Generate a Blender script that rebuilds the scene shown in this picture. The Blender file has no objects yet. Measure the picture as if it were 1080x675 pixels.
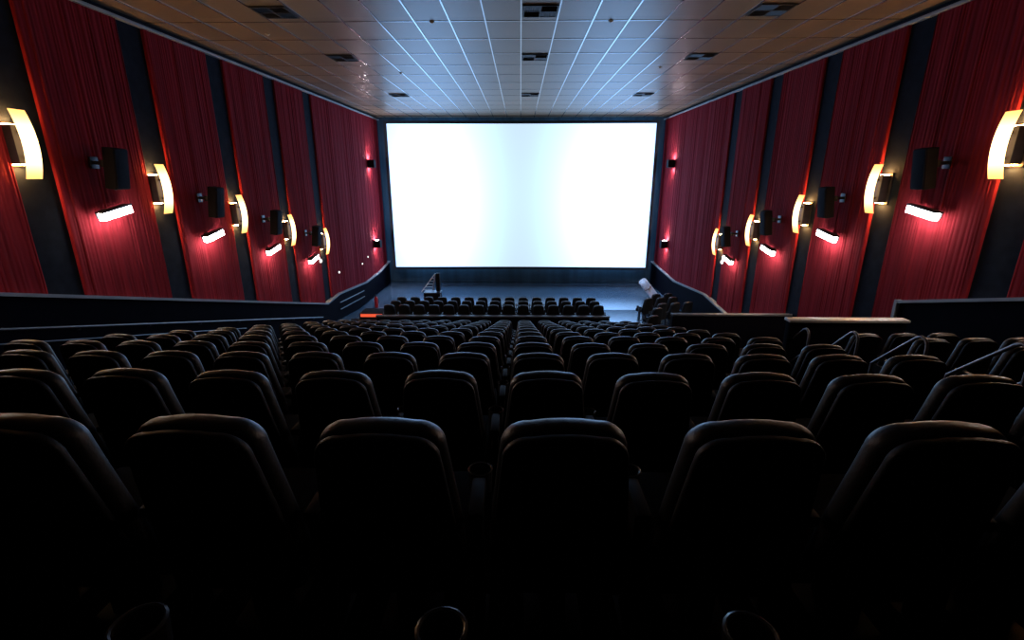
import bpy, bmesh, math, random
from mathutils import Vector, Matrix
random.seed(7)
PI = math.pi
C = bpy.context.scene.collection
SC = bpy.context.scene

# ------------------------------------------------------------------ camera numbers
PITCH = math.radians(16.6); YAW = math.radians(0.95); F = 510.0
def project(x, y, z):
    c, s = math.cos(YAW), math.sin(YAW)
    X = x * c + y * s; Y = -x * s + y * c
    d = Y * math.cos(PITCH) - z * math.sin(PITCH)
    u = Y * math.sin(PITCH) + z * math.cos(PITCH)
    if d < 0.05: return None
    return 540 + F * X / d, 337.5 - F * u / d

# ------------------------------------------------------------------ materials
def mat(name, col, rough=0.6, metal=0.0, spec=0.5, noise=None, bump=None, sheen=0.0, coat=0.0):
    m = bpy.data.materials.new(name); m.use_nodes = True
    nt = m.node_tree; b = nt.nodes['Principled BSDF']
    b.inputs['Base Color'].default_value = (*col, 1)
    b.inputs['Roughness'].default_value = rough
    b.inputs['Metallic'].default_value = metal
    b.inputs['Specular IOR Level'].default_value = spec
    b.inputs['Coat Weight'].default_value = coat
    if sheen:
        b.inputs['Sheen Weight'].default_value = sheen
    tc = nt.nodes.new('ShaderNodeTexCoord')
    if noise:                       # (scale vector, detail, amount)
        mp = nt.nodes.new('ShaderNodeMapping'); mp.inputs['Scale'].default_value = noise[0]
        n = nt.nodes.new('ShaderNodeTexNoise'); n.inputs['Scale'].default_value = 1; n.inputs['Detail'].default_value = noise[1]
        nt.links.new(tc.outputs['Object'], mp.inputs['Vector']); nt.links.new(mp.outputs[0], n.inputs['Vector'])
        r = nt.nodes.new('ShaderNodeValToRGB'); a = noise[2]
        r.color_ramp.elements[0].position = 0.3; r.color_ramp.elements[1].position = 0.7
        r.color_ramp.elements[0].color = (*[c * (1 - a) for c in col], 1)
        r.color_ramp.elements[1].color = (*[min(1, c * (1 + a)) for c in col], 1)
        nt.links.new(n.outputs['Fac'], r.inputs['Fac']); nt.links.new(r.outputs['Color'], b.inputs['Base Color'])
    if bump:                        # (scale, strength)
        n = nt.nodes.new('ShaderNodeTexNoise'); n.inputs['Scale'].default_value = bump[0]; n.inputs['Detail'].default_value = 4
        nt.links.new(tc.outputs['Object'], n.inputs['Vector'])
        bp = nt.nodes.new('ShaderNodeBump'); bp.inputs['Strength'].default_value = bump[1]; bp.inputs['Distance'].default_value = 0.01
        nt.links.new(n.outputs['Fac'], bp.inputs['Height']); nt.links.new(bp.outputs[0], b.inputs['Normal'])
    return m

def emat(name, col, strength, grad=None):
    m = bpy.data.materials.new(name); m.use_nodes = True
    nt = m.node_tree; nt.nodes.clear()
    o = nt.nodes.new('ShaderNodeOutputMaterial'); e = nt.nodes.new('ShaderNodeEmission')
    e.inputs['Color'].default_value = (*col, 1); e.inputs['Strength'].default_value = strength
    nt.links.new(e.outputs[0], o.inputs['Surface'])
    if grad:                        # lamp tube behind the diffuser: brighter in the middle, (half height, edge colour, edge share)
        tc = nt.nodes.new('ShaderNodeTexCoord'); sx = nt.nodes.new('ShaderNodeSeparateXYZ')
        nt.links.new(tc.outputs['Object'], sx.inputs[0])
        ab = nt.nodes.new('ShaderNodeMath'); ab.operation = 'ABSOLUTE'; nt.links.new(sx.outputs['Z'], ab.inputs[0])
        mr = nt.nodes.new('ShaderNodeMapRange'); mr.inputs['From Min'].default_value = 0.25 * grad[0]; mr.inputs['From Max'].default_value = grad[0]
        mr.inputs['To Min'].default_value = 1; mr.inputs['To Max'].default_value = 0
        mr.interpolation_type = 'SMOOTHSTEP'
        nt.links.new(ab.outputs[0], mr.inputs['Value'])
        mx = nt.nodes.new('ShaderNodeMix'); mx.data_type = 'RGBA'
        nt.links.new(mr.outputs[0], mx.inputs['Factor'])
        mx.inputs['A'].default_value = (*[c * grad[2] for c in grad[1]], 1); mx.inputs['B'].default_value = (*col, 1)
        nt.links.new(mx.outputs['Result'], e.inputs['Color'])
    return m

def translucent(name, col, rough=0.5, noise=None):
    m = mat(name, col, rough=rough, noise=noise); nt = m.node_tree
    b = nt.nodes['Principled BSDF']; o = nt.nodes['Material Output']
    tr = nt.nodes.new('ShaderNodeBsdfTranslucent'); tr.inputs['Color'].default_value = (*col, 1)
    mx = nt.nodes.new('ShaderNodeMixShader'); mx.inputs[0].default_value = 0.85
    nt.links.new(b.outputs[0], mx.inputs[1]); nt.links.new(tr.outputs[0], mx.inputs[2]); nt.links.new(mx.outputs[0], o.inputs['Surface'])
    return m
LEATHER = mat('black_leather', (0.013, 0.012, 0.013), rough=0.42, spec=0.42, bump=(60, 0.15))
SHELLM = mat('black_seat_shell', (0.006, 0.006, 0.007), rough=0.5, spec=0.3, bump=(90, 0.1))
PLASTIC = mat('black_plastic', (0.008, 0.008, 0.010), rough=0.55, spec=0.2)
SEATF = mat('black_seat_fabric', (0.008, 0.008, 0.009), rough=0.9, spec=0.1, bump=(200, 0.2))
RINGM = mat('cup_holder_rim', (0.05, 0.05, 0.055), rough=0.25, spec=0.6)
METAL_D = mat('dark_metal', (0.03, 0.03, 0.035), rough=0.4, metal=0.6)
STEEL = mat('brushed_steel_rail', (0.20, 0.20, 0.215), rough=0.42, metal=0.9, noise=((3, 3, 60), 2, 0.1))
CARPET = mat('dark_carpet', (0.010, 0.009, 0.011), rough=0.95, spec=0.1, noise=((40, 40, 40), 3, 0.5), bump=(300, 0.4))
VINYL = mat('glossy_grey_floor', (0.13, 0.24, 0.36), rough=0.21, metal=0.5, spec=1.0, noise=((1.5, 1.5, 1), 3, 0.12), bump=(8, 0.04))
NAVY = mat('dark_navy_wall', (0.009, 0.013, 0.023), rough=0.85, spec=0.08, noise=((5, 5, 5), 3, 0.25), bump=(120, 0.15))
FRONTW = mat('dark_blue_stage_cloth', (0.02, 0.05, 0.075), rough=0.8, spec=0.2, noise=((2.5, 1, 0.2), 3, 0.35))
WAINS = mat('black_wainscot', (0.003, 0.003, 0.007), rough=0.9, spec=0.05, noise=((3, 3, 3), 2, 0.2))
CAP = mat('grey_cap_rail', (0.26, 0.31, 0.35), rough=0.4, spec=0.5, noise=((2, 2, 2), 2, 0.15))
RED = mat('red_pleated_fabric', (0.215, 0.015, 0.023), rough=0.9, spec=0.06, noise=((6, 9, 0.35), 4, 0.28), bump=(250, 0.2))
BLACKBOX = mat('black_speaker_vinyl', (0.005, 0.005, 0.007), rough=0.75, spec=0.12, bump=(140, 0.2))
GRILLE = mat('speaker_grille_cloth', (0.007, 0.008, 0.015), rough=0.8, spec=0.12, bump=(400, 0.4))
VENTM = mat('black_vent_metal', (0.008, 0.009, 0.012), rough=0.6, spec=0.3)
GRIDM = mat('ceiling_grid_metal', (0.24, 0.26, 0.28), rough=0.2, metal=0.85, noise=((2, 2, 2), 2, 0.1))
WHITEROLL = translucent('white_vinyl_roll', (0.95, 0.95, 0.97), rough=0.5, noise=((4, 4, 4), 2, 0.05))
ALU = mat('ladder_aluminium', (0.6, 0.62, 0.65), rough=0.35, metal=0.8, noise=((5, 5, 30), 2, 0.1))
REDPAINT = mat('extinguisher_red_paint', (0.6, 0.02, 0.03), rough=0.35, spec=0.5, noise=((6, 6, 6), 2, 0.1))
SCONCE_BOX = mat('sconce_dark_bronze', (0.035, 0.022, 0.018), rough=0.5, spec=0.4, noise=((8, 8, 8), 2, 0.2))

SCONCE_E = emat('warm_sconce_glow', (1.0, 0.66, 0.30), 5.0, grad=(0.53, (1.0, 0.52, 0.14), 0.42))
SCONCE_T = emat('warm_sconce_tube', (1.0, 0.44, 0.11), 480.0)
WHITE_E = emat('cool_white_wall_lamp', (1.0, 0.94, 0.90), 50.0)
PINK_E = emat('pinkish_spot_glow', (1.0, 0.78, 0.85), 300.0)
RED_E = emat('red_step_glow', (1.0, 0.12, 0.05), 0.9)
DOT_E = emat('small_white_lamp_glow', (1.0, 0.9, 0.85), 1.6)

def ceiling_mat():
    m = mat('ceiling_tiles', (0.5, 0.48, 0.46), rough=0.38, spec=0.15)
    nt = m.node_tree; b = nt.nodes['Principled BSDF']
    tc = nt.nodes.new('ShaderNodeTexCoord')
    mp = nt.nodes.new('ShaderNodeMapping'); mp.inputs['Scale'].default_value = (1 / 0.775, 1 / 1.45, 1)
    fl = nt.nodes.new('ShaderNodeVectorMath'); fl.operation = 'FLOOR'
    wn = nt.nodes.new('ShaderNodeTexWhiteNoise'); wn.noise_dimensions = '3D'
    nt.links.new(tc.outputs['Object'], mp.inputs[0]); nt.links.new(mp.outputs[0], fl.inputs[0]); nt.links.new(fl.outputs[0], wn.inputs['Vector'])
    r = nt.nodes.new('ShaderNodeValToRGB')
    r.color_ramp.elements[0].color = (0.20, 0.155, 0.105, 1); r.color_ramp.elements[1].color = (0.26, 0.20, 0.135, 1)
    nt.links.new(wn.outputs['Value'], r.inputs[0])
    n = nt.nodes.new('ShaderNodeTexNoise'); n.inputs['Scale'].default_value = 90; n.inputs['Detail'].default_value = 5
    nt.links.new(tc.outputs['Object'], n.inputs['Vector'])
    mx = nt.nodes.new('ShaderNodeMix'); mx.data_type = 'RGBA'; mx.blend_type = 'MULTIPLY'; mx.inputs['Factor'].default_value = 0.3
    nt.links.new(r.outputs[0], mx.inputs['A']); nt.links.new(n.outputs['Color'], mx.inputs['B'])
    nt.links.new(mx.outputs['Result'], b.inputs['Base Color'])
    bp = nt.nodes.new('ShaderNodeBump'); bp.inputs['Strength'].default_value = 0.15; bp.inputs['Distance'].default_value = 0.005
    nt.links.new(n.outputs['Fac'], bp.inputs['Height']); nt.links.new(bp.outputs[0], b.inputs['Normal'])
    return m
CEIL = ceiling_mat()

def screen_mat():
    # the projected blank picture: two bright lobes and a dimmer bluish middle
    m = bpy.data.materials.new('lit_projection_screen'); m.use_nodes = True
    nt = m.node_tree; nt.nodes.clear()
    o = nt.nodes.new('ShaderNodeOutputMaterial'); e = nt.nodes.new('ShaderNodeEmission')
    tc = nt.nodes.new('ShaderNodeTexCoord'); sx = nt.nodes.new('ShaderNodeSeparateXYZ')
    nt.links.new(tc.outputs['Object'], sx.inputs[0])
    def lobe(cx, wx):
        a = nt.nodes.new('ShaderNodeMath'); a.operation = 'SUBTRACT'; a.inputs[1].default_value = cx; nt.links.new(sx.outputs['X'], a.inputs[0])
        d = nt.nodes.new('ShaderNodeMath'); d.operation = 'DIVIDE'; d.inputs[1].default_value = wx; nt.links.new(a.outputs[0], d.inputs[0])
        p = nt.nodes.new('ShaderNodeMath'); p.operation = 'POWER'; p.inputs[1].default_value = 2; nt.links.new(d.outputs[0], p.inputs[0])
        z = nt.nodes.new('ShaderNodeMath'); z.operation = 'DIVIDE'; z.inputs[1].default_value = 5.2; nt.links.new(sx.outputs['Z'], z.inputs[0])
        q = nt.nodes.new('ShaderNodeMath'); q.operation = 'POWER'; q.inputs[1].default_value = 2; nt.links.new(z.outputs[0], q.inputs[0])
        s = nt.nodes.new('ShaderNodeMath'); s.operation = 'ADD'; nt.links.new(p.outputs[0], s.inputs[0]); nt.links.new(q.outputs[0], s.inputs[1])
        n = nt.nodes.new('ShaderNodeMath'); n.operation = 'MULTIPLY'; n.inputs[1].default_value = -1; nt.links.new(s.outputs[0], n.inputs[0])
        x = nt.nodes.new('ShaderNodeMath'); x.operation = 'EXPONENT'; nt.links.new(n.outputs[0], x.inputs[0])
        return x
    l1, l2 = lobe(-5.1, 2.8), lobe(5.2, 2.9)
    s = nt.nodes.new('ShaderNodeMath'); s.operation = 'ADD'; nt.links.new(l1.outputs[0], s.inputs[0]); nt.links.new(l2.outputs[0], s.inputs[1])
    mx = nt.nodes.new('ShaderNodeMix'); mx.data_type = 'RGBA'; mx.clamp_factor = True
    nt.links.new(s.outputs[0], mx.inputs['Factor'])
    mx.inputs['A'].default_value = (0.60, 0.74, 0.92, 1); mx.inputs['B'].default_value = (1.6, 3.0, 5.4, 1)
    nt.links.new(mx.outputs['Result'], e.inputs['Color']); e.inputs['Strength'].default_value = 1.0
    nt.links.new(e.outputs[0], o.inputs['Surface'])
    return m
SCREENM = screen_mat()

# ------------------------------------------------------------------ mesh helpers
def bm_new(): return bmesh.new()
def box(bm, x0, x1, y0, y1, z0, z1, M=None, bev=0.0):
    vs = [bm.verts.new((x, y, z)) for x in (x0, x1) for y in (y0, y1) for z in (z0, z1)]
    fs = [bm.faces.new([vs[i] for i in f]) for f in ((0, 1, 3, 2), (4, 6, 7, 5), (0, 4, 5, 1), (2, 3, 7, 6), (0, 2, 6, 4), (1, 5, 7, 3))]
    if bev:
        r = bmesh.ops.bevel(bm, geom=list({e for f in fs for e in f.edges}), offset=bev, segments=2, affect='EDGES', profile=0.6)
        vs = list({v for f in r['faces'] for v in f.verts} | {v for v in vs if v.is_valid})
    if M is not None: bmesh.ops.transform(bm, matrix=M, verts=vs)
    return vs
def tube(bm, pts, r, n=8, cap=True):
    pts = [Vector(p) for p in pts]; rings = []
    up = Vector((0, 0, 1))
    prev = None
    for i, p in enumerate(pts):
        d = (pts[min(i + 1, len(pts) - 1)] - pts[max(i - 1, 0)]).normalized()
        if prev is None:
            a = d.cross(up)
            if a.length < 1e-3: a = d.cross(Vector((1, 0, 0)))
            a.normalize()
        else:
            a = prev - d * prev.dot(d)
            a.normalize()
        prev = a; b = d.cross(a)
        rr = r[i] if isinstance(r, (list, tuple)) else r
        rings.append([bm.verts.new(p + a * math.cos(2 * PI * k / n) * rr + b * math.sin(2 * PI * k / n) * rr) for k in range(n)])
    for A, B in zip(rings, rings[1:]):
        for k in range(n): bm.faces.new([A[k], A[(k + 1) % n], B[(k + 1) % n], B[k]])
    if cap: bm.faces.new(rings[0][::-1]); bm.faces.new(rings[-1])
def lathe(bm, prof, n=16, cx=0, cy=0):
    rings = [[bm.verts.new((cx + r * math.cos(2 * PI * k / n), cy + r * math.sin(2 * PI * k / n), z)) for k in range(n)] for r, z in prof]
    for A, B in zip(rings, rings[1:]):
        for k in range(n): bm.faces.new([A[k], A[(k + 1) % n], B[(k + 1) % n], B[k]])
    return rings
def sheet(bm, grid):
    V = [[bm.verts.new(p) for p in row] for row in grid]
    for a, b in zip(V, V[1:]):
        for i in range(len(a) - 1): bm.faces.new([a[i], a[i + 1], b[i + 1], b[i]])
    return V
def obj(name, bm, m, parent=None, smooth=True, loc=None, angle=40):
    bmesh.ops.recalc_face_normals(bm, faces=bm.faces)
    me = bpy.data.meshes.new(name); bm.to_mesh(me); bm.free()
    if smooth:
        me.shade_smooth() if hasattr(me, 'shade_smooth') else None
        try: me.set_sharp_from_angle(angle=math.radians(angle))
        except Exception: pass
    me.materials.append(m)
    o = bpy.data.objects.new(name, me); C.objects.link(o)
    if parent: o.parent = parent
    if loc: o.location = loc
    return o
def thing(name, label, cat, loc=(0, 0, 0), rotz=0, group=None):
    o = bpy.data.objects.new(name, None); C.objects.link(o)
    o.location = loc; o.rotation_euler = (0, 0, rotz); o.empty_display_size = 0.2
    o['label'] = label; o['category'] = cat
    if group: o['group'] = group
    return o
def tag(o, label, cat, group=None):
    o['label'] = label; o['category'] = cat
    if group: o['group'] = group
    return o
def struct(name, bm, m, parent=None, smooth=False, loc=None):
    o = obj(name, bm, m, parent, smooth, loc)
    if not parent: o['kind'] = 'structure'
    return o
def dup(root, loc, rotz, label, group=None):
    r = root.copy(); C.objects.link(r); r.location = loc; r.rotation_euler = (0, 0, rotz); r['label'] = label
    if group: r['group'] = group
    for ch in list(root.children):
        c = ch.copy(); C.objects.link(c); c.parent = r
        for g in list(ch.children):
            d = g.copy(); C.objects.link(d); d.parent = c
    return r

# ------------------------------------------------------------------ room numbers (camera at the origin, x right, y to the screen)
W = 8.25                      # half width
ZC = 3.22                     # ceiling
YF, YB = 29.75, -3.0          # front and back wall
ROWY = lambda k: 1.28 + 1.13 * k
ROWF = lambda k: -1.80 - 0.308 * k
NROW = 12
def front_floor(y): return -6.01 - 0.095 * (y - 18.7) if y < 23.6 else -6.475
def ledge(y):
    if y < 19.6: return -1.79 - 0.2746 * (y - 7.21)
    P = [(19.6, -5.19), (21.0, -5.10), (25.0, -5.42), (27.6, -5.36), (29.8, -5.10)]
    for (a, za), (b, zb) in zip(P, P[1:]):
        if y <= b: return za + (zb - za) * (y - a) / (b - a)
    return P[-1][1]
def ledge_right(y):
    if y < 10.15: return ledge(y)
    if y < 14.2: return -4.55
    if y < 18.4: return -4.05 - 0.283 * (y - 14.2)
    P = [(18.4, -5.24), (20.9, -5.02), (25.1, -5.34), (29.8, -5.07)]
    for (a, za), (b, zb) in zip(P, P[1:]):
        if y <= b: return za + (zb - za) * (y - a) / (b - a)
    return P[-1][1]

# floor: stepped rake, then the cross aisle ramp
bm = bm_new()
prof = [(YB - 0.1, ROWF(-3))]
for k in range(-3, NROW):
    prof.append((ROWY(k) + 1.02, ROWF(k)))
    prof.append((ROWY(k) + 1.02, ROWF(k + 1) if k < NROW - 1 else ROWF(k) - 0.12))
prof.append((17.6, front_floor(18.0))); prof.append((18.0, front_floor(18.0)))
sheet(bm, [[(-W, y, z), (W, y, z)] for y, z in prof])
struct('floor', bm, CARPET)
bm = bm_new()
sheet(bm, [[(-W, y, front_floor(y)), (W, y, front_floor(y))] for y in (18.0, 20, 22, 23.6, YF + 0.1)])
struct('floor_front', bm, VINYL)

# walls
def wallbox(name, a, m): 
    bm = bm_new(); box(bm, *a); return struct(name, bm, m)
wallbox('wall_left', (-W - 0.2, -W, YB - 0.2, YF + 0.2, -7.2, ZC + 0.2), NAVY)
wallbox('wall_right', (W, W + 0.2, YB - 0.2, YF + 0.2, -7.2, ZC + 0.2), NAVY)
wallbox('wall_back', (-W, W, YB - 0.2, YB, -2.5, ZC + 0.2), NAVY)
wallbox('wall_front', (-W, W, YF, YF + 0.2, -7.2, ZC + 0.2), FRONTW)

# ceiling: tiles and the metal grid between them
bm = bm_new(); box(bm, -W, W, YB, YF, ZC, ZC + 0.15)
ceil = struct('ceiling', bm, CEIL)
bm = bm_new()
for i in range(-10, 11):
    x = i * 0.775
    box(bm, x - 0.014, x + 0.014, YB, YF, ZC - 0.010, ZC + 0.002)
y = 11.89 - 1.45 * 10; ys = []
while y < YF:
    if y > YB: ys.append(y)
    y += 1.45
for y in ys: box(bm, -W, W, y - 0.012, y + 0.012, ZC - 0.008, ZC + 0.002)
struct('ceiling_grid', bm, GRIDM, ceil)
for s, n in ((-1, 'trim_1'), (1, 'trim_2')):
    bm = bm_new()
    box(bm, *sorted((s * W, s * (W - 0.12))), YB, YF, ZC - 0.17, ZC - 0.11, bev=0.01)
    struct(n, bm, CAP)

# lower wall (wainscot) with its cap, both sides
def wains(name, capname, s, fn, y0, y1, brk):
    ys = sorted(set([y0, y1] + [y0 + (y1 - y0) * i / 24 for i in range(25)] + brk))
    xo = s * (W - 0.12)
    bm = bm_new()
    a = [(s * W, xo)]
    top, bot = [], []
    for y in ys:
        z = fn(y)
        top.append([(s * W, y, z), (xo, y, z), (xo, y, -7.1)])
    sheet(bm, top)
    for e in (top[0], top[-1]):
        vs = [bm.verts.new(p) for p in e] + [bm.verts.new((s * W, e[0][1], -7.1))]
        bm.faces.new(vs)
    bmesh.ops.remove_doubles(bm, verts=bm.verts, dist=1e-4)
    w = struct(name, bm, WAINS)
    bm = bm_new(); x1 = s * (W - 0.19)
    rings = []
    for y in ys:
        z = fn(y)
        rings.append([(s * W, y, z + 0.05), (x1, y, z + 0.05), (x1, y, z - 0.01), (s * W, y, z - 0.01)])
    V = [[bm.verts.new(p) for p in r] for r in rings]
    for A, B in zip(V, V[1:]):
        for k in range(4): bm.faces.new([A[k], A[(k + 1) % 4], B[(k + 1) % 4], B[k]])
    bm.faces.new(V[0]); bm.faces.new(V[-1][::-1])
    struct(capname, bm, CAP)
wains('wall_left_lower', 'trim_3', -1, ledge, YB, YF, [19.6, 21.0, 25.0, 27.6])
wains('wall_right_lower', 'trim_4', 1, ledge, YB, 10.15, [])
wains('wall_right_entry', 'trim_5', 1, ledge_right, 10.16, 14.19, [])
wains('wall_right_front', 'trim_6', 1, ledge_right, 14.2, YF, [18.4, 20.9, 25.1])
# bright end edge of the tall right lower wall
bm = bm_new(); box(bm, W - 0.2, W - 0.005, 10.15, 10.22, -5.0, ledge(10.15) + 0.05); struct('trim_7', bm, CAP)
# baseboard line under the screen
bm = bm_new(); box(bm, -W + 0.2, W - 0.2, YF - 0.06, YF, -6.5, -6.28); struct('baseboard_front', bm, FRONTW)

# ------------------------------------------------------------------ pleated red wall panels
STRIP = [8.42 + 2.9 * i for i in range(-3, 5)]       # centres of the bare dark strips
SW = 0.37
def panel(s, y0, y1, fn, label, i):
    rnd = random.Random(100 + i + (50 if s > 0 else 0))
    bm = bm_new(); rows_b, rows_t = [], []
    y = y0; pts = []
    depth0 = 0.055
    while y < y1 - 1e-6:
        p = rnd.choice((0.06, 0.07, 0.07, 0.09, 0.13)); p = min(p, y1 - y)
        d = rnd.choice((0.006, 0.009, 0.012, 0.018))
        pts += [(y, depth0), (y + p * 0.2, depth0 + d * 0.75), (y + p * 0.45, depth0 + d), (y + p * 0.75, depth0 + d * 0.7), (y + p * 0.93, depth0 + 0.002)]
        y += p
    pts.append((y1, depth0))
    zt = ZC - 0.175
    prof = [(y0, 0.0)] + pts + [(y1, 0.0)]
    A = [bm.verts.new((s * (W - d), y, zt)) for y, d in prof]
    B = [bm.verts.new((s * (W - d), y, fn(y) + 0.045)) for y, d in prof]
    for k in range(len(prof) - 1): bm.faces.new([A[k], A[k + 1], B[k + 1], B[k]])
    bm.faces.new(A); 
    o = obj('wall_curtain', bm, RED, None, True, angle=60)
    tag(o, label, 'wall covering', 'red pleated fabric panels on the side walls')
side = {-1: 'left', 1: 'right'}
between = ['behind the camera end', 'near the frame edge', 'holding the nearest speaker', 'holding the second nearest speaker', 'holding the third nearest speaker', 'holding the farthest wall speaker']
for s in (-1, 1):
    fn = ledge if s < 0 else ledge_right
    for i in range(1, len(STRIP) - 1):
        txt = {1: 'nearer than the nearest curved lamp', 2: 'nearer than the nearest curved lamp'}.get(i, '')
        a, b = STRIP[i] + SW, STRIP[i + 1] - SW
        lab = {1: 'red pleated wall fabric panel on the %s wall, beside the photographer',
               2: 'red pleated wall fabric panel on the %s wall, just short of the nearest curved lamp',
               3: 'wide red pleated fabric panel behind the nearest speaker on the %s wall',
               4: 'red pleated fabric panel behind the second nearest speaker on the %s wall',
               5: 'red pleated fabric panel behind the third nearest speaker on the %s wall',
               6: 'narrow looking red pleated fabric panel behind the farthest speaker on the %s wall'}[i] % side[s]
        if s > 0 and a < 10.15 < b:
            # the panel reaches lower past the end of the tall lower wall
            def fn2(y): return ledge(y) if y < 10.15 else -4.55
            panel(s, a, b, lambda y: ledge(10.15) if y < 10.15 else -4.5, lab, i)
        elif s > 0 and a < 14.2 < b: panel(s, a, b, ledge_right, lab, i)
        else: panel(s, a, b, fn, lab, i)
    panel(s, STRIP[-1] + SW, 29.45, fn, 'broad pinkish red pleated panel on the %s wall next to the screen' % side[s], 9)

# ------------------------------------------------------------------ curved warm sconces
def arc_sheet(bm, x_end, bow, hw, hh, t, n=14):
    def px(z): return x_end + bow * (1 - (z / hh) ** 2)
    zs = [-hh + 2 * hh * i / n for i in range(n + 1)]
    R = [[(px(z), -hw, z), (px(z), hw, z), (px(z) - t, hw, z), (px(z) - t, -hw, z)] for z in zs]
    V = [[bm.verts.new(p) for p in r] for r in R]
    for A, B in zip(V, V[1:]):
        for k in range(4): bm.faces.new([A[k], A[(k + 1) % 4], B[(k + 1) % 4], B[k]])
    bm.faces.new(V[0]); bm.faces.new(V[-1][::-1])
def make_sconce(label):
    t = thing('wall_sconce', label, 'wall lamp', group='warm curved lamps on the side walls')
    bm = bm_new(); box(bm, 0, 0.03, -0.16, 0.16, -0.34, 0.34, bev=0.008); box(bm, 0.03, 0.21, -0.11, 0.11, -0.30, 0.30, bev=0.012); obj('housing', bm, SCONCE_BOX, t)
    bm = bm_new(); arc_sheet(bm, 0.27, 0.09, 0.135, 0.53, 0.012); obj('diffuser', bm, SCONCE_E, t)
    for z in (-0.2, 0.2):
        bm = bm_new(); box(bm, 0.20, 0.335, -0.02, 0.02, z - 0.02, z + 0.02, bev=0.004); obj('bracket', bm, METAL_D, t)
    for z in (-0.308, 0.308):
        bm = bm_new(); box(bm, 0.05, 0.12, -0.09, 0.09, z - 0.006, z + 0.006, bev=0.003)
        obj('lamp_opening', bm, SCONCE_T, t)
    return t
SZ = [0.48 - 0.765 * i for i in range(5)]
which = ['nearest', 'second nearest', 'third nearest', 'fourth nearest', 'farthest']
first = None
for s in (-1, 1):
    for i in range(-1, 5):
        y = (8.15 + 2.93 * i) if s < 0 else (8.6 + 2.84 * i); z = 0.48 - 0.765 * i
        lab = 'glowing warm curved lamp on the %s wall, %s' % (side[s], (which[i] + ' to the camera') if i >= 0 else 'beyond the edge of the frame')
        rz = 0 if s < 0 else PI
        if first is None: first = make_sconce(lab); first.location = (s * W, y, z); first.rotation_euler = (0, 0, rz)
        else: dup(first, (s * W, y, z), rz, lab)

# ------------------------------------------------------------------ speakers and the white lamps below them
def make_speaker(label):
    t = thing('wall_speaker', label, 'speaker', group='black speakers on the side walls')
    bm = bm_new()
    M = Matrix.Translation((0.42, 0, 0)) @ Matrix.Rotation(math.radians(8), 4, 'Y')
    box(bm, -0.12, 0.10, -0.17, 0.17, -0.38, 0.38, M, bev=0.02); obj('cabinet', bm, BLACKBOX, t)
    bm = bm_new(); box(bm, 0.095, 0.118, -0.155, 0.155, -0.36, 0.36, M, bev=0.008); obj('grille', bm, GRILLE, t)
    bm = bm_new(); box(bm, 0, 0.02, -0.09, 0.09, 0.0, 0.22, bev=0.006); tube(bm, [(0.02, 0, 0.11), (0.20, 0, 0.10), (0.34, 0, 0.05)], 0.035); box(bm, 0.17, 0.25, -0.07, 0.07, 0.03, 0.16, bev=0.01); obj('bracket', bm, METAL_D, t)
    return t
def make_lamp(label):
    t = thing('wall_washer_lamp', label, 'wall lamp', group='white lamps below the wall speakers')
    bm = bm_new(); M = Matrix.Translation((0.0, 0, 0)) @ Matrix.Rotation(math.radians(9), 4, 'X')
    box(bm, 0.12, 0.28, -0.38, 0.38, 0.05, 0.085, M, bev=0.006); box(bm, 0.12, 0.145, -0.38, 0.38, -0.04, 0.06, M)
    box(bm, 0.0, 0.14, -0.08, 0.08, -0.03, 0.05)
    obj('housing', bm, METAL_D, t)
    bm = bm_new(); box(bm, 0.15, 0.27, -0.36, 0.36, -0.09, 0.048, M, bev=0.01); obj('diffuser', bm, WHITE_E, t)
    return t
fs = fl = None
w4 = ['nearest', 'second nearest', 'third nearest', 'farthest']
for s in (-1, 1):
    rz = 0 if s < 0 else PI
    for i in range(-1, 4):
        yc = (9.60 + 2.95 * i) if s < 0 else (9.86 + 2.88 * i)
        zs = 0.13 - 0.775 * i; zl = -0.68 - 0.795 * i
        if i < 0: lab1 = 'black speaker on the %s wall, beyond the edge of the frame' % side[s]; lab2 = 'white lamp on the %s wall, beyond the edge of the frame' % side[s]
        else:
            lab1 = 'black box speaker on the %s wall, %s to the camera' % (side[s], w4[i]) if i < 3 else 'black box speaker on the %s wall, beside the lamp closest to the screen' % side[s]
            lab2 = 'glaring white lamp below the %s speaker on the %s wall' % (w4[i], side[s])
        if fs is None: fs = make_speaker(lab1); fs.location = (s * W + 0.08 * -s, yc, zs)
        else: dup(fs, (s * (W - 0.08), yc, zs), rz, lab1)
        if fl is None: fl = make_lamp(lab2); fl.location = (s * (W - 0.08), yc + (0.0 if s < 0 else 0.05), zl)
        else:
            l = dup(fl, (s * (W - 0.08), yc + (0.0 if s < 0 else 0.05), zl), rz, lab2)
            if s > 0:      # mirrored so that the lamp tips the same way along the room
                l.scale = (1, -1, 1)

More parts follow.
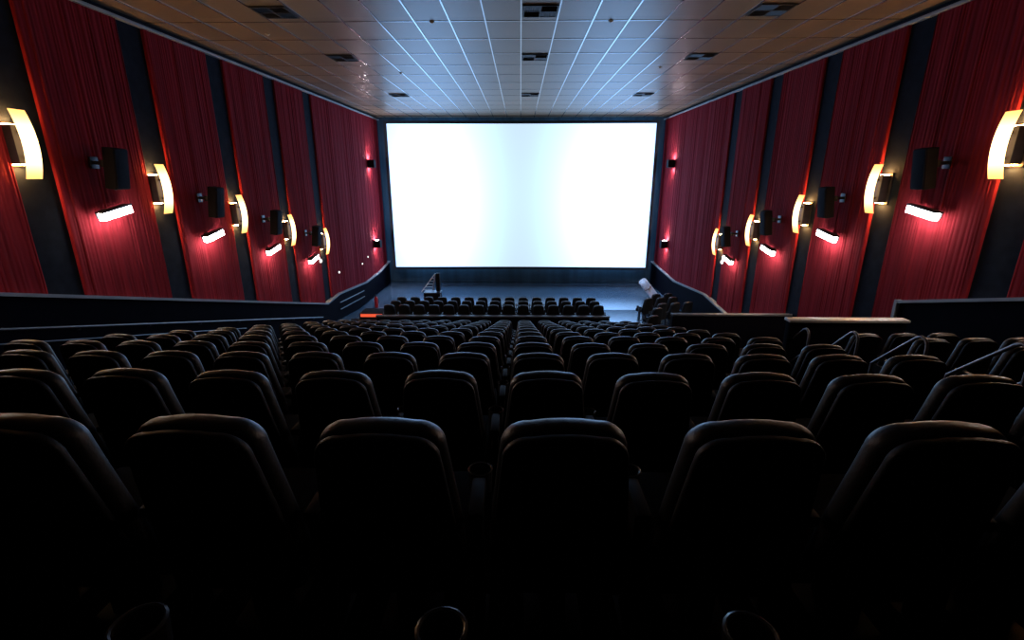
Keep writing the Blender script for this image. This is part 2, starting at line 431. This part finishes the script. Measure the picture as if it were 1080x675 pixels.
# small up and down spots beside the screen
fc = None
for s in (-1, 1):
    for z, word in ((0.62, 'upper'), (-3.66, 'lower')):
        lab = '%s small dark cube spot on the %s wall beside the screen' % (word, side[s])
        if fc is None:
            fc = thing('cube_spotlight', lab, 'wall lamp', (s * (W - 0.085), 27.2, z), 0, 'small cube spots beside the screen')
            bm = bm_new()
            for sx in ((0.0, 0.03, -0.18, 0.18), (0.31, 0.34, -0.18, 0.18), (0.03, 0.31, -0.18, -0.15), (0.03, 0.31, 0.15, 0.18)): box(bm, *sx, -0.2, 0.2)
            obj('housing', bm, BLACKBOX, fc, smooth=False)
            bm = bm_new(); box(bm, 0.035, 0.19, -0.13, 0.13, 0.185, 0.195); obj('lens', bm, PINK_E, fc)
            bm = bm_new(); box(bm, 0.035, 0.19, -0.13, 0.13, -0.195, -0.185); obj('lens', bm, emat('pinkish_spot_dim_glow', (1.0, 0.78, 0.85), 220.0), fc)
        else: dup(fc, (s * (W - 0.085), 27.2, z), 0 if s < 0 else PI, lab)
# tiny white bulkhead lights
f0 = None
spots = [(-1, 19.55, -3.34, 'below the farthest curved lamp', 1.0), (1, 19.55, -3.34, 'below the farthest curved lamp', 1.0),
         (-1, 21.3, -4.15, 'low near the kink of the ledge', 0.6), (-1, 24.6, -4.35, 'midway along the long red panel', 0.5), (-1, 25.6, -4.15, 'nearest to the lower cube spot', 0.5)]
for s, y, z, txt, sc in spots:
    lab = 'small white round light on the %s wall, %s' % (side[s], txt)
    x = s * (W - (0.09 if abs(y - 19.55) > 1 else 0.005))
    if f0 is None:
        f0 = thing('bulkhead_light', lab, 'wall lamp', (x, y, z), 0, 'small white round wall lights')
        bm = bm_new(); box(bm, 0, 0.04, -0.09, 0.09, -0.09, 0.09, bev=0.01); obj('base_plate', bm, METAL_D, f0)
        bm = bm_new(); bmesh.ops.create_uvsphere(bm, u_segments=12, v_segments=8, radius=0.085, matrix=Matrix.Translation((0.07, 0, 0)) @ Matrix.Diagonal((0.8, 1, 1, 1))); obj('dome', bm, DOT_E, f0)
        f0.scale = (sc,) * 3
    else:
        d = dup(f0, (x, y, z), 0 if s < 0 else PI, lab); d.scale = (sc,) * 3

# ------------------------------------------------------------------ ceiling vents and sprinklers
fv = None
rowtxt = ['nearest the camera', 'midway along the ceiling', 'farthest from the camera']
for cx, ctxt in ((-5.04, 'left'), (0.3875, 'middle'), (5.04, 'right')):
    for vy, rt in zip((11.2, 15.2, 21.8), rowtxt):
        lab = 'black square ceiling vent in the %s line, %s' % (ctxt, rt)
        loc = (cx, vy, ZC - 0.012)
        if fv is None:
            fv = thing('ceiling_vent', lab, 'air vent', loc, 0, 'black square vents in the ceiling')
            bm = bm_new(); a = 0.36
            for q in ((-a, a, -a, -a + 0.03), (-a, a, a - 0.03, a), (-a, -a + 0.03, -a + 0.03, a - 0.03), (a - 0.03, a, -a + 0.03, a - 0.03), (-0.012, 0.012, -a + 0.03, a - 0.03), (-a + 0.03, a - 0.03, -0.012, 0.012)): box(bm, *q, -0.02, 0.0)
            obj('frame', bm, VENTM, fv, smooth=False)
            bm = bm_new(); box(bm, -a + 0.02, a - 0.02, -a + 0.02, a - 0.02, -0.006, 0.0); obj('backing', bm, VENTM, fv, smooth=False)
            for qx in (0, 1):
                for qy in (0, 1):
                    bm = bm_new()
                    ox, oy = -0.335 + 0.345 * qx, -0.335 + 0.345 * qy
                    for j in range(7):
                        u = 0.02 + j * 0.047
                        R = Matrix.Rotation(math.radians(40), 4, 'X' if (qx + qy) % 2 else 'Y')
                        if (qx + qy) % 2: box(bm, -0.15, 0.15, -0.02, 0.02, -0.0015, 0.0015, Matrix.Translation((ox + 0.165, oy + u, -0.012)) @ R)
                        else: box(bm, -0.02, 0.02, -0.15, 0.15, -0.0015, 0.0015, Matrix.Translation((ox + u, oy + 0.165, -0.012)) @ R)
                    obj('louvre', bm, mat('vent_louvre_metal', (0.05, 0.05, 0.055), rough=0.4, metal=0.5) if (qx + qy) % 2 else VENTM, fv, smooth=False)
        else: dup(fv, loc, 0, lab)
fp = None
for x, y, lab in ((-3.9, 17.3, 'small round ceiling detector just beyond the second left vent'), (-6.0, 12.8, 'small round ceiling detector over the left wall, near the front vents'),
                  (-1.94, 11.9, 'small round ceiling detector left of the nearest middle vent'), (1.94, 11.9, 'small round ceiling detector right of the nearest middle vent'), (4.3, 16.6, 'small round ceiling detector near the second right vent')):
    if fp is None:
        fp = thing('smoke_detector', lab, 'smoke detector', (x, y, ZC - 0.01), 0, 'small round detectors on the ceiling')
        bm = bm_new(); R = lathe(bm, [(0.04, 0), (0.04, -0.01), (0.03, -0.022), (0.015, -0.03)], 16); bm.faces.new(R[-1]); obj('body', bm, mat('cream_plastic', (0.55, 0.5, 0.42), rough=0.4), fp)
        bm = bm_new(); R = lathe(bm, [(0.055, 0.008), (0.055, -0.004), (0.04, -0.006)], 16); obj('base_ring', bm, mat('cream_ring_plastic', (0.45, 0.41, 0.35), rough=0.5), fp)
    else: dup(fp, (x, y, ZC - 0.01), 0, lab)

# ------------------------------------------------------------------ screen
sc = thing('projection_screen', 'huge glowing blank white cinema screen on the front wall', 'screen', (0.02, 29.2, -1.24))
def scy(x): return -0.16 * (x / 7.55) ** 2
bm = bm_new()
xs = [-7.55 + 15.1 * i / 24 for i in range(25)]
for a, b in zip([[(x, scy(x), 4.05) for x in xs]], [[(x, scy(x), -4.07) for x in xs]]): sheet(bm, [a, b])
obj('screen_surface', bm, SCREENM, sc)
bm = bm_new()
FRM = mat('black_screen_masking', (0.008, 0.02, 0.03), rough=0.6, spec=0.4, noise=((1, 1, 3), 2, 0.2))
def fbar(x0, x1, z0, z1):
    n = 20; R = []
    for i in range(n + 1):
        x = x0 + (x1 - x0) * i / n; y = scy(x)
        R.append([(x, y - 0.05, z0), (x, y - 0.05, z1), (x, y + 0.12, z1), (x, y + 0.12, z0)])
    V = [[bm.verts.new(p) for p in r] for r in R]
    for A, B in zip(V, V[1:]):
        for k in range(4): bm.faces.new([A[k], A[(k + 1) % 4], B[(k + 1) % 4], B[k]])
    bm.faces.new(V[0]); bm.faces.new(V[-1][::-1])
fbar(-7.72, 7.72, 4.05, 4.20); fbar(-7.72, 7.72, -4.22, -4.07); fbar(-7.72, -7.55, -4.07, 4.05); fbar(7.55, 7.72, -4.07, 4.05)
obj('frame', bm, FRM, sc, smooth=False)
for x in (-6, -2, 2, 6):
    bm = bm_new(); tube(bm, [(x, 0.1, -3.0), (x, 0.54, -3.0)], 0.04); tube(bm, [(x, 0.1, 3.0), (x, 0.54, 3.0)], 0.04); obj('wall_bracket', bm, METAL_D, sc)

# ------------------------------------------------------------------ guard walls
def guard(name, x0, x1, y, ztop, zbot, label, capm, t=0.12, capt=0.05, bevel_r=False):
    r = thing(name, label, 'low wall', ((x0 + x1) / 2, y, zbot)); hw = (x1 - x0) / 2; h = ztop - zbot
    bm = bm_new(); box(bm, -hw, hw, -t / 2, t / 2, 0, h - capt, bev=0.005); obj('wall_panel', bm, WAINS, r)
    bm = bm_new(); box(bm, -hw - 0.02, hw + 0.02, -t / 2 - 0.04, t / 2 + 0.04, h - capt, h, bev=0.012); obj('cap_rail', bm, capm, r)
    return r
CAPD = mat('dark_grey_cap_rail', (0.07, 0.08, 0.10), rough=0.5, spec=0.4, noise=((3, 3, 3), 2, 0.15))
CAPB = mat('polished_cap_rail', (0.6, 0.62, 0.62), rough=0.4, metal=0.4, noise=((4, 4, 4), 2, 0.1))
guard('guard_wall', 4.72, 6.75, 8.22, -2.40, ROWF(6), 'low dark guard wall with bright cap in front of the right block of seats', CAPB)
guard('guard_wall', 4.6, W - 0.13, 14.1, -3.98, -5.7, 'long low dark guard wall across the right side, beyond the handrails', CAPD)
guard('guard_wall', -5.62, 3.5, 18.2, -5.25, front_floor(18.2), 'low dark wall running behind the small seat block near the screen', CAPD)

# ------------------------------------------------------------------ handrails
def aisle_rail(y, label, first=[None]):
    kk = int(math.floor((y - ROWY(0) - 1.02) / 1.13)) + 1
    zf = ROWF(kk)
    zt = zf + 1.03
    if first[0]:
        return dup(first[0], (4.83, y, zf), 0, label)
    t = thing('aisle_handrail', label, 'handrail', (4.83, y, zf), 0, 'short sloped handrails along the right aisle')
    dz = math.tan(math.radians(43))
    e = 0.62
    pts = [(0, 0, 0), (0, 0, 0.74), (0, 0.01, 0.81), (0, 0.05, 0.86), (0, 0.11, 0.87), (0, 0.17, 0.84)]
    pts += [(0, 0.17 + e * q, 0.84 - e * q * dz) for q in (0.5, 1.0)]
    bm = bm_new(); tube(bm, pts, 0.020, 10); obj('top_rail', bm, STEEL, t)
    bm = bm_new(); tube(bm, [(0, 0.0, 0.52), (0, 0.72, -0.12)], 0.014, 8); obj('middle_rail', bm, STEEL, t)
    bm = bm_new(); tube(bm, [(0, 0.79, 0.84 - e * dz), (0, 0.79, -0.304)], 0.018, 8); obj('post', bm, STEEL, t)
    bm = bm_new(); R = lathe(bm, [(0.05, 0.0), (0.05, 0.012), (0.022, 0.02)], 14); obj('foot_plate', bm, STEEL, t)
    first[0] = t
    return t
for k, txt in ((3, 'nearest, cut by the photo edge'), (4, 'second from the camera'), (5, 'third from the camera'), (6, 'farthest one, by the guard wall')):
    aisle_rail(ROWY(k) - 0.32, 'thin steel sloped handrail in right aisle, ' + txt)
def wall_rail(label, pts, xw, r=0.022):
    t = thing('wall_handrail', label, 'handrail', (0, 0, 0))
    bm = bm_new(); tube(bm, pts, r, 8); obj('rail', bm, STEEL_D, t)
    n = max(2, int((pts[-1][1] - pts[0][1]) / 1.6))
    for i in range(n):
        f = (i + 0.5) / n; p = Vector(pts[0]).lerp(Vector(pts[-1]), f)
        bm = bm_new(); tube(bm, [p, (p.x, p.y, p.z - 0.06), (xw, p.y, p.z - 0.07)], 0.009, 6); obj('bracket', bm, STEEL_D, t)
STEEL_D = mat('painted_grey_rail', (0.14, 0.15, 0.16), rough=0.35, metal=0.5, noise=((3, 3, 3), 2, 0.1))
xl = -(W - 0.12)
wall_rail('long grey handrail along the dark lower wall on the left', [(xl + 0.07, 1.0, ledge(1.0) - 0.55), (xl + 0.07, 18.9, ledge(18.9) - 0.55)], xl)
wall_rail('lower long thin rail along the left lower wall, beneath the handrail', [(xl + 0.05, 1.0, ledge(1.0) - 0.78), (xl + 0.05, 13.5, ledge(13.5) - 0.80)], xl, 0.014)
wall_rail('upper of two short handrails on the left, close to the screen', [(xl + 0.07, 20.9, -5.45), (xl + 0.07, 24.3, -5.70)], xl)
wall_rail('lower of two short handrails on the left, close to the screen', [(xl + 0.07, 20.9, -5.76), (xl + 0.07, 24.3, -6.0)], xl)

# ------------------------------------------------------------------ seats
def outline(hw_bot, hw_top, z0, z1, r, n=7, crown=0.012):
    # half profile from bottom centre round to top centre, then mirrored
    P = [(hw_bot - 0.03, z0), (hw_bot - 0.005, z0 + 0.012), (hw_bot, z0 + 0.04)]
    zc = z1 - r
    for t in (0.3, 0.6, 0.85): 
        z = z0 + 0.04 + (zc - z0 - 0.04) * t
        w = hw_bot + (hw_top - hw_bot) * (t ** 1.35); P.append((w, z))
    for i in range(n + 1):
        a = (PI / 2) * i / n
        P.append((hw_top - r + r * math.cos(a) ** 0.97 if math.cos(a) > 0 else hw_top - r, zc + r * math.sin(a)))
    P.append(((hw_top - r) * 0.5, z1 + crown * 0.8)); P.append((0.0, z1 + crown))
    L = [(-x, z) for x, z in P[::-1][1:]]
    return P + L
def pillow(bm, out, y0, y1, rad, shape):
    """a body bounded by the outline, from y0 to y1 with rounded edges; shape(x,y,z)->(x,y,z)"""
    cz = sum(z for _, z in out) / len(out); n = len(out)
    def inset(d):
        res = []
        for i in range(n):
            a = Vector(out[i - 1]); b = Vector(out[(i + 1) % n]); t = (b - a)
            if t.length < 1e-6: t = Vector((1, 0))
            t.normalize(); nn = Vector((-t.y, t.x))
            p = Vector(out[i]); 
            if (p + nn * 0.01 - Vector((0, cz))).length > (p - Vector((0, cz))).length: nn = -nn
            res.append(p + nn * d)
        return res
    layers = []
    for a in (0, 30, 60, 90): layers.append((rad * (1 - math.sin(math.radians(a))), y0 + rad * (1 - math.cos(math.radians(a)))))
    for a in (90, 60, 30, 0): layers.append((rad * (1 - math.sin(math.radians(a))), y1 - rad * (1 - math.cos(math.radians(a)))))
    rings = []
    for d, y in layers:
        rings.append([bm.verts.new(shape(p.x, y, p.y)) for p in inset(d)])
    for A, B in zip(rings, rings[1:]):
        for k in range(n): bm.faces.new([A[k], A[(k + 1) % n], B[(k + 1) % n], B[k]])
    for R, y, sgn in ((rings[0], y0, -1), (rings[-1], y1, 1)):
        c = [(shape(p[0] * 0.5, y, cz + (p[1] - cz) * 0.5)) for p in inset(rad)]
        I = [bm.verts.new(p) for p in c]
        for k in range(n): bm.faces.new([R[k], R[(k + 1) % n], I[(k + 1) % n], I[k]])
        bm.faces.new(I)
H = 1.05
def lean(x, y, z):
    # reclined back, slightly wrapped round the sitter
    return (x, y + (H - z) * 0.19 + 0.35 * x * x, z)
def make_seat(label, group):
    t = thing('cinema_seat', label, 'seat', group=group)
    bm = bm_new(); pillow(bm, outline(0.25, 0.200, 0.30, H - 0.015, 0.092), 0.0, 0.04, 0.014, lean); obj('back_shell', bm, SHELLM, t)
    def cush(x, y, z):
        f = max(0, min(1, (z - 0.82) / 0.18)); 
        yy = 0.04 + (y - 0.04) * (1 + 0.08 * f)
        return lean(x, yy, z)
    bm = bm_new(); pillow(bm, outline(0.258, 0.208, 0.36, H - 0.004, 0.098), 0.042, 0.135, 0.036, cush); obj('backrest', bm, LEATHER, t)
    bm = bm_new(); box(bm, -0.245, 0.245, 0.20, 0.68, 0.36, 0.49, Matrix.Rotation(math.radians(-0.0), 4, 'X'), bev=0.035); obj('seat_cushion', bm, SEATF, t)
    bm = bm_new(); box(bm, -0.12, 0.12, 0.22, 0.50, 0.0, 0.03, bev=0.008); box(bm, -0.05, 0.05, 0.28, 0.44, 0.03, 0.36, bev=0.01); obj('pedestal', bm, METAL_D, t)
    add_arm(t, -0.3)
    return t
def add_arm(t, x):
    bm = bm_new(); box(bm, x - 0.028, x + 0.028, 0.17, 0.40, 0.60, 0.645, bev=0.014); arm = obj('armrest', bm, PLASTIC, t)
    bm = bm_new()
    R = lathe(bm, [(0.052, 0.645), (0.047, 0.648), (0.043, 0.645), (0.040, 0.56), (0.012, 0.555)], 18, x, 0.45)
    lathe(bm, [(0.052, 0.645), (0.050, 0.625), (0.046, 0.55), (0.012, 0.545)], 18, x, 0.45); obj('cup_holder', bm, RINGM, arm)
    bm = bm_new(); box(bm, x - 0.018, x + 0.018, 0.24, 0.38, 0.03, 0.60, bev=0.008); box(bm, x - 0.035, x + 0.035, 0.20, 0.42, 0.0, 0.03, bev=0.005); obj('side_support', bm, METAL_D, t)
MAIN = 'black cinema seats in the sloped main block'
FRONT = 'black cinema seats in the flat block near the screen'
RIGHT = 'black cinema seats behind the guard wall on the right'
base = make_seat('x', MAIN)
# a version with an armrest on both sides for row ends
base_end = thing('cinema_seat', 'x', 'seat', group=MAIN)
for ch in list(base.children):
    c = ch.copy(); C.objects.link(c); c.parent = base_end
    for g in ch.children:
        d = g.copy(); C.objects.link(d); d.parent = c
add_arm(base_end, 0.3)
# the camera's own row: further back, arms reach forward
base_near = thing('cinema_seat', 'x', 'seat', group=MAIN)
for ch in list(base.children):
    c = ch.copy(); C.objects.link(c); c.parent = base_near
    if c.name.startswith(('armrest', 'side_support')): c.location.y += 0.20
    for g in ch.children:
        d = g.copy(); C.objects.link(d); d.parent = c
used = {}
def seat(x, y, z, rz, label, group, end=False, near=False):
    src = base_near if near else base_end if end else base
    if src not in used:
        used[src] = 1; src.location = (x, y, z); src.rotation_euler = (0, 0, rz); src['label'] = label; src['group'] = group; return src
    return dup(src, (x, y, z), rz, label, group)
ORD = ['first', 'second', 'third', 'fourth', 'fifth', 'sixth', 'seventh', 'eighth', 'ninth', 'tenth', 'eleventh', 'twelfth']
jobs = []
def visible(x, y, z, m):
    for dz in (0.3, 1.0):
        for dx in (-0.3, 0.3):
            for dy in (0.0, 0.5):
                q = project(x + dx, y + dy, z + dz)
                if q and -m < q[0] < 1080 + m and -m < q[1] < 675 + m: return True
    return False
rnd = random.Random(3)
for k in range(-1, NROW):
    y, z = ROWY(k), ROWF(k)
    for j in range(-9, 6):
        x = 0.15 + 0.6 * j
        if not visible(x, y, z, 60): continue
        n = j + 1 if j >= 0 else -j
        sd = 'right' if j >= 0 else 'left'
        if k < 0: lab = 'black seat beside the camera, only its cup holder shows, %s %s of centre' % (ORD[n - 1], sd)
        elif k == 0: lab = 'large black leather cinema seat in the nearest row, %s %s of the centre gap' % (ORD[n - 1], sd)
        elif k == NROW - 1: lab = 'black leather seat in the last sloped row, %s %s of the centre gap' % (ORD[n - 1], sd)
        else: lab = 'black leather cinema seat in the %s row from the camera, %s %s of centre gap' % (ORD[k], ORD[n - 1], sd)
        if k < 0:
            seat(x, y - 0.07, z, 0, lab, MAIN, near=True); continue
        seat(x + rnd.uniform(-.006, .006), y + rnd.uniform(-.01, .01), z, rnd.uniform(-.015, .015), lab, MAIN, end=(j == 5))
for k in (3, 4, 5):
    for j, x in enumerate((5.25, 5.85, 6.45)):
        if k == 3 and j == 2: continue
        rw = {3: 'nearest', 4: 'middle', 5: 'farthest'}[k]; sw = ('aisle seat', 'middle seat', 'seat nearest the right wall')[j]
        seat(x, ROWY(k) + 0.03 * j, ROWF(k), 0, 'black leather cinema seat in the right block, %s row, %s' % (rw, sw), RIGHT, end=(j == 2))
for r_, y in enumerate((18.60, 19.65, 20.70)):
    rw = ('nearest the camera', 'in the middle', 'closest to the screen')[r_]
    for j in range(-9, 6):
        x = 0.15 + 0.6 * j; n = j + 1 if j >= 0 else -j
        seat(x, y, front_floor(y), 0, 'small distant black seat, front block row %s, %s %s of centre' % (rw, ORD[n - 1], 'right' if j >= 0 else 'left'), FRONT, end=(j == 5))
FR = 'angled black seats at the right front corner'
for x, y, lab in ((4.95, 17.0, 'lowest in the photo, beside the bright floor'), (5.40, 18.1, 'second lowest, beside the bright floor'),
                  (5.90, 19.2, 'front row of the three, left one'), (6.50, 19.42, 'front row of the three, middle one'), (7.10, 19.64, 'front row of the three, wall side'),
                  (5.70, 20.6, 'middle row, left one'), (6.30, 20.82, 'middle row, middle one'), (6.90, 21.04, 'middle row, wall side'),
                  (6.40, 21.95, 'back row under the white roll'), (7.02, 22.17, 'back row by the wall')):
    zf = front_floor(y) if y >= 18 else front_floor(18)
    seat(x, y, zf, math.radians(22), 'angled black seat at right front corner, ' + lab, FR)

# ------------------------------------------------------------------ things by the screen
t = thing('rolled_sheet', 'thick white rolled sheet leaning behind the seats right of the bright floor', 'roll', (6.0, 23.0, 0))
a, b = Vector((-0.10, 0, -4.85)), Vector((1.12, 0.25, -6.27))
bm = bm_new(); n = 20
ax = (b - a).normalized(); u = ax.cross(Vector((0, 1, 0))).normalized(); v = ax.cross(u)
pts = []
for i in range(n * 2 + 1):
    th = 2 * PI * i / n; r = 0.20 - 0.035 * i / (2 * n)
    pts.append((u * math.cos(th) + v * math.sin(th)) * r)
sheet(bm, [[a + p for p in pts], [a.lerp(b, .5) + p for p in pts], [b + p for p in pts]])
obj('roll', bm, WHITEROLL, t, angle=70)
for q in (0.25, 0.75):
    bm = bm_new(); p = a.lerp(b, q); tube(bm, [p - ax * 0.02, p + ax * 0.02], 0.204, 20); obj('strap', bm, mat('grey_strap', (0.3, 0.3, 0.32), rough=0.7), t)

lx, ly = -4.55, 24.6
zf = front_floor(ly)
t = thing('equipment_case', 'dark box on the floor left of the screen, under the ladder', 'box', (lx, ly, zf))
bm = bm_new(); box(bm, -0.42, 0.42, -0.3, 0.3, 0.05, 0.62, bev=0.02); obj('body', bm, BLACKBOX, t)
bm = bm_new(); box(bm, -0.44, 0.44, -0.32, 0.32, 0.62, 0.68, bev=0.012); obj('lid', bm, METAL_D, t)
for sx in (-0.36, 0.36):
    for sy in (-0.25, 0.25):
        bm = bm_new(); tube(bm, [(sx - 0.02, sy, 0.03), (sx + 0.02, sy, 0.03)], 0.03, 10); obj('castor', bm, PLASTIC, t)
for sx in (-0.43, 0.43):
    bm = bm_new(); box(bm, sx - 0.01, sx + 0.01, -0.3, -0.28, 0.05, 0.62); obj('edge_trim', bm, ALU, t)
t = thing('step_ladder', 'folded metal frame ladder fanning out on the dark box left of the screen', 'ladder', (lx + 0.06, ly, zf + 0.70))
for sy, sl in ((-0.22, 1), (0.22, 0.75)):
    for e in (-1, 1):
        bm = bm_new(); tube(bm, [(-0.62 if e < 0 else -0.05, sy, 0.0), (0.10, sy * 0.3, 0.92)], 0.018, 6); obj('rail', bm, ALU, t)
for i in range(5):
    f = 0.12 + i * 0.16
    bm = bm_new(); x0 = -0.62 + 0.72 * f; x1 = -0.05 + 0.15 * f
    tube(bm, [(x0, -0.22 * (1 - .7 * f), 0.92 * f), (x1, -0.22 * (1 - .7 * f), 0.92 * f)], 0.014, 6); obj('rung', bm, ALU, t)
bm = bm_new(); box(bm, 0.14, 0.34, -0.12, 0.12, 0.004, 0.95, bev=0.015); obj('back_panel', bm, BLACKBOX, t)

# red step lights by the left end of the front block
t = thing('aisle_steps', 'two dark steps edged with glowing red strips left of the front seats', 'steps', (-6.35, 19.9, front_floor(19.9)))
bm = bm_new(); box(bm, -0.55, 0.72, 0.0, 0.9, -0.06, 0.44, bev=0.008); box(bm, -0.9, 0.72, -0.45, 0.0, -0.06, 0.22, bev=0.008); obj('step_block', bm, CARPET, t)
bm = bm_new(); box(bm, -0.50, 0.70, -0.012, 0.0, 0.30, 0.43); obj('light_strip', bm, RED_E, t)
bm = bm_new(); box(bm, -0.86, 0.70, -0.462, -0.45, 0.09, 0.20); obj('light_strip', bm, RED_E, t)
t = thing('fire_extinguisher', 'small red extinguisher standing by the left lower wall near the screen', 'fire extinguisher', (-7.35, 23.9, front_floor(23.9)))
bm = bm_new(); R = lathe(bm, [(0.085, 0.0), (0.095, 0.02), (0.095, 0.45), (0.07, 0.52), (0.03, 0.55), (0.03, 0.58)], 16); bm.faces.new(R[0]); bm.faces.new(R[-1]); obj('cylinder', bm, REDPAINT, t)
bm = bm_new(); tube(bm, [(0, 0, 0.58), (0, 0, 0.62), (-0.1, 0, 0.66)], 0.014); tube(bm, [(0, 0, 0.6), (-0.1, 0, 0.61)], 0.01); obj('handle', bm, PLASTIC, t)
bm = bm_new(); tube(bm, [(0, 0, 0.59), (0.08, 0, 0.58), (0.13, 0, 0.48), (0.12, 0, 0.2)], 0.012); obj('hose', bm, PLASTIC, t)

# ------------------------------------------------------------------ camera, world, view
cam_d = bpy.data.cameras.new('camera'); cam_d.sensor_width = 36; cam_d.lens = F / 1080 * 36; cam_d.clip_end = 200; cam_d.clip_start = 0.02
cam = bpy.data.objects.new('camera', cam_d); C.objects.link(cam)
cam.rotation_euler = (PI / 2 - PITCH, 0, YAW)
SC.camera = cam
w = bpy.data.worlds.new('world'); SC.world = w; w.use_nodes = True
w.node_tree.nodes['Background'].inputs['Color'].default_value = (0, 0, 0, 1)
SC.view_settings.view_transform = 'Standard'; SC.view_settings.look = 'None'
SC.view_settings.exposure = 0.0; SC.view_settings.gamma = 1.0; SC.view_settings.use_curve_mapping = False
SC.cycles.use_denoising = True
SC.cycles.max_bounces = 6; SC.cycles.diffuse_bounces = 3; SC.cycles.glossy_bounces = 3
SC.cycles.sample_clamp_indirect = 4
print('SEATS', sum(1 for o in bpy.data.objects if o.parent is None and o.name.startswith('cinema_seat')))
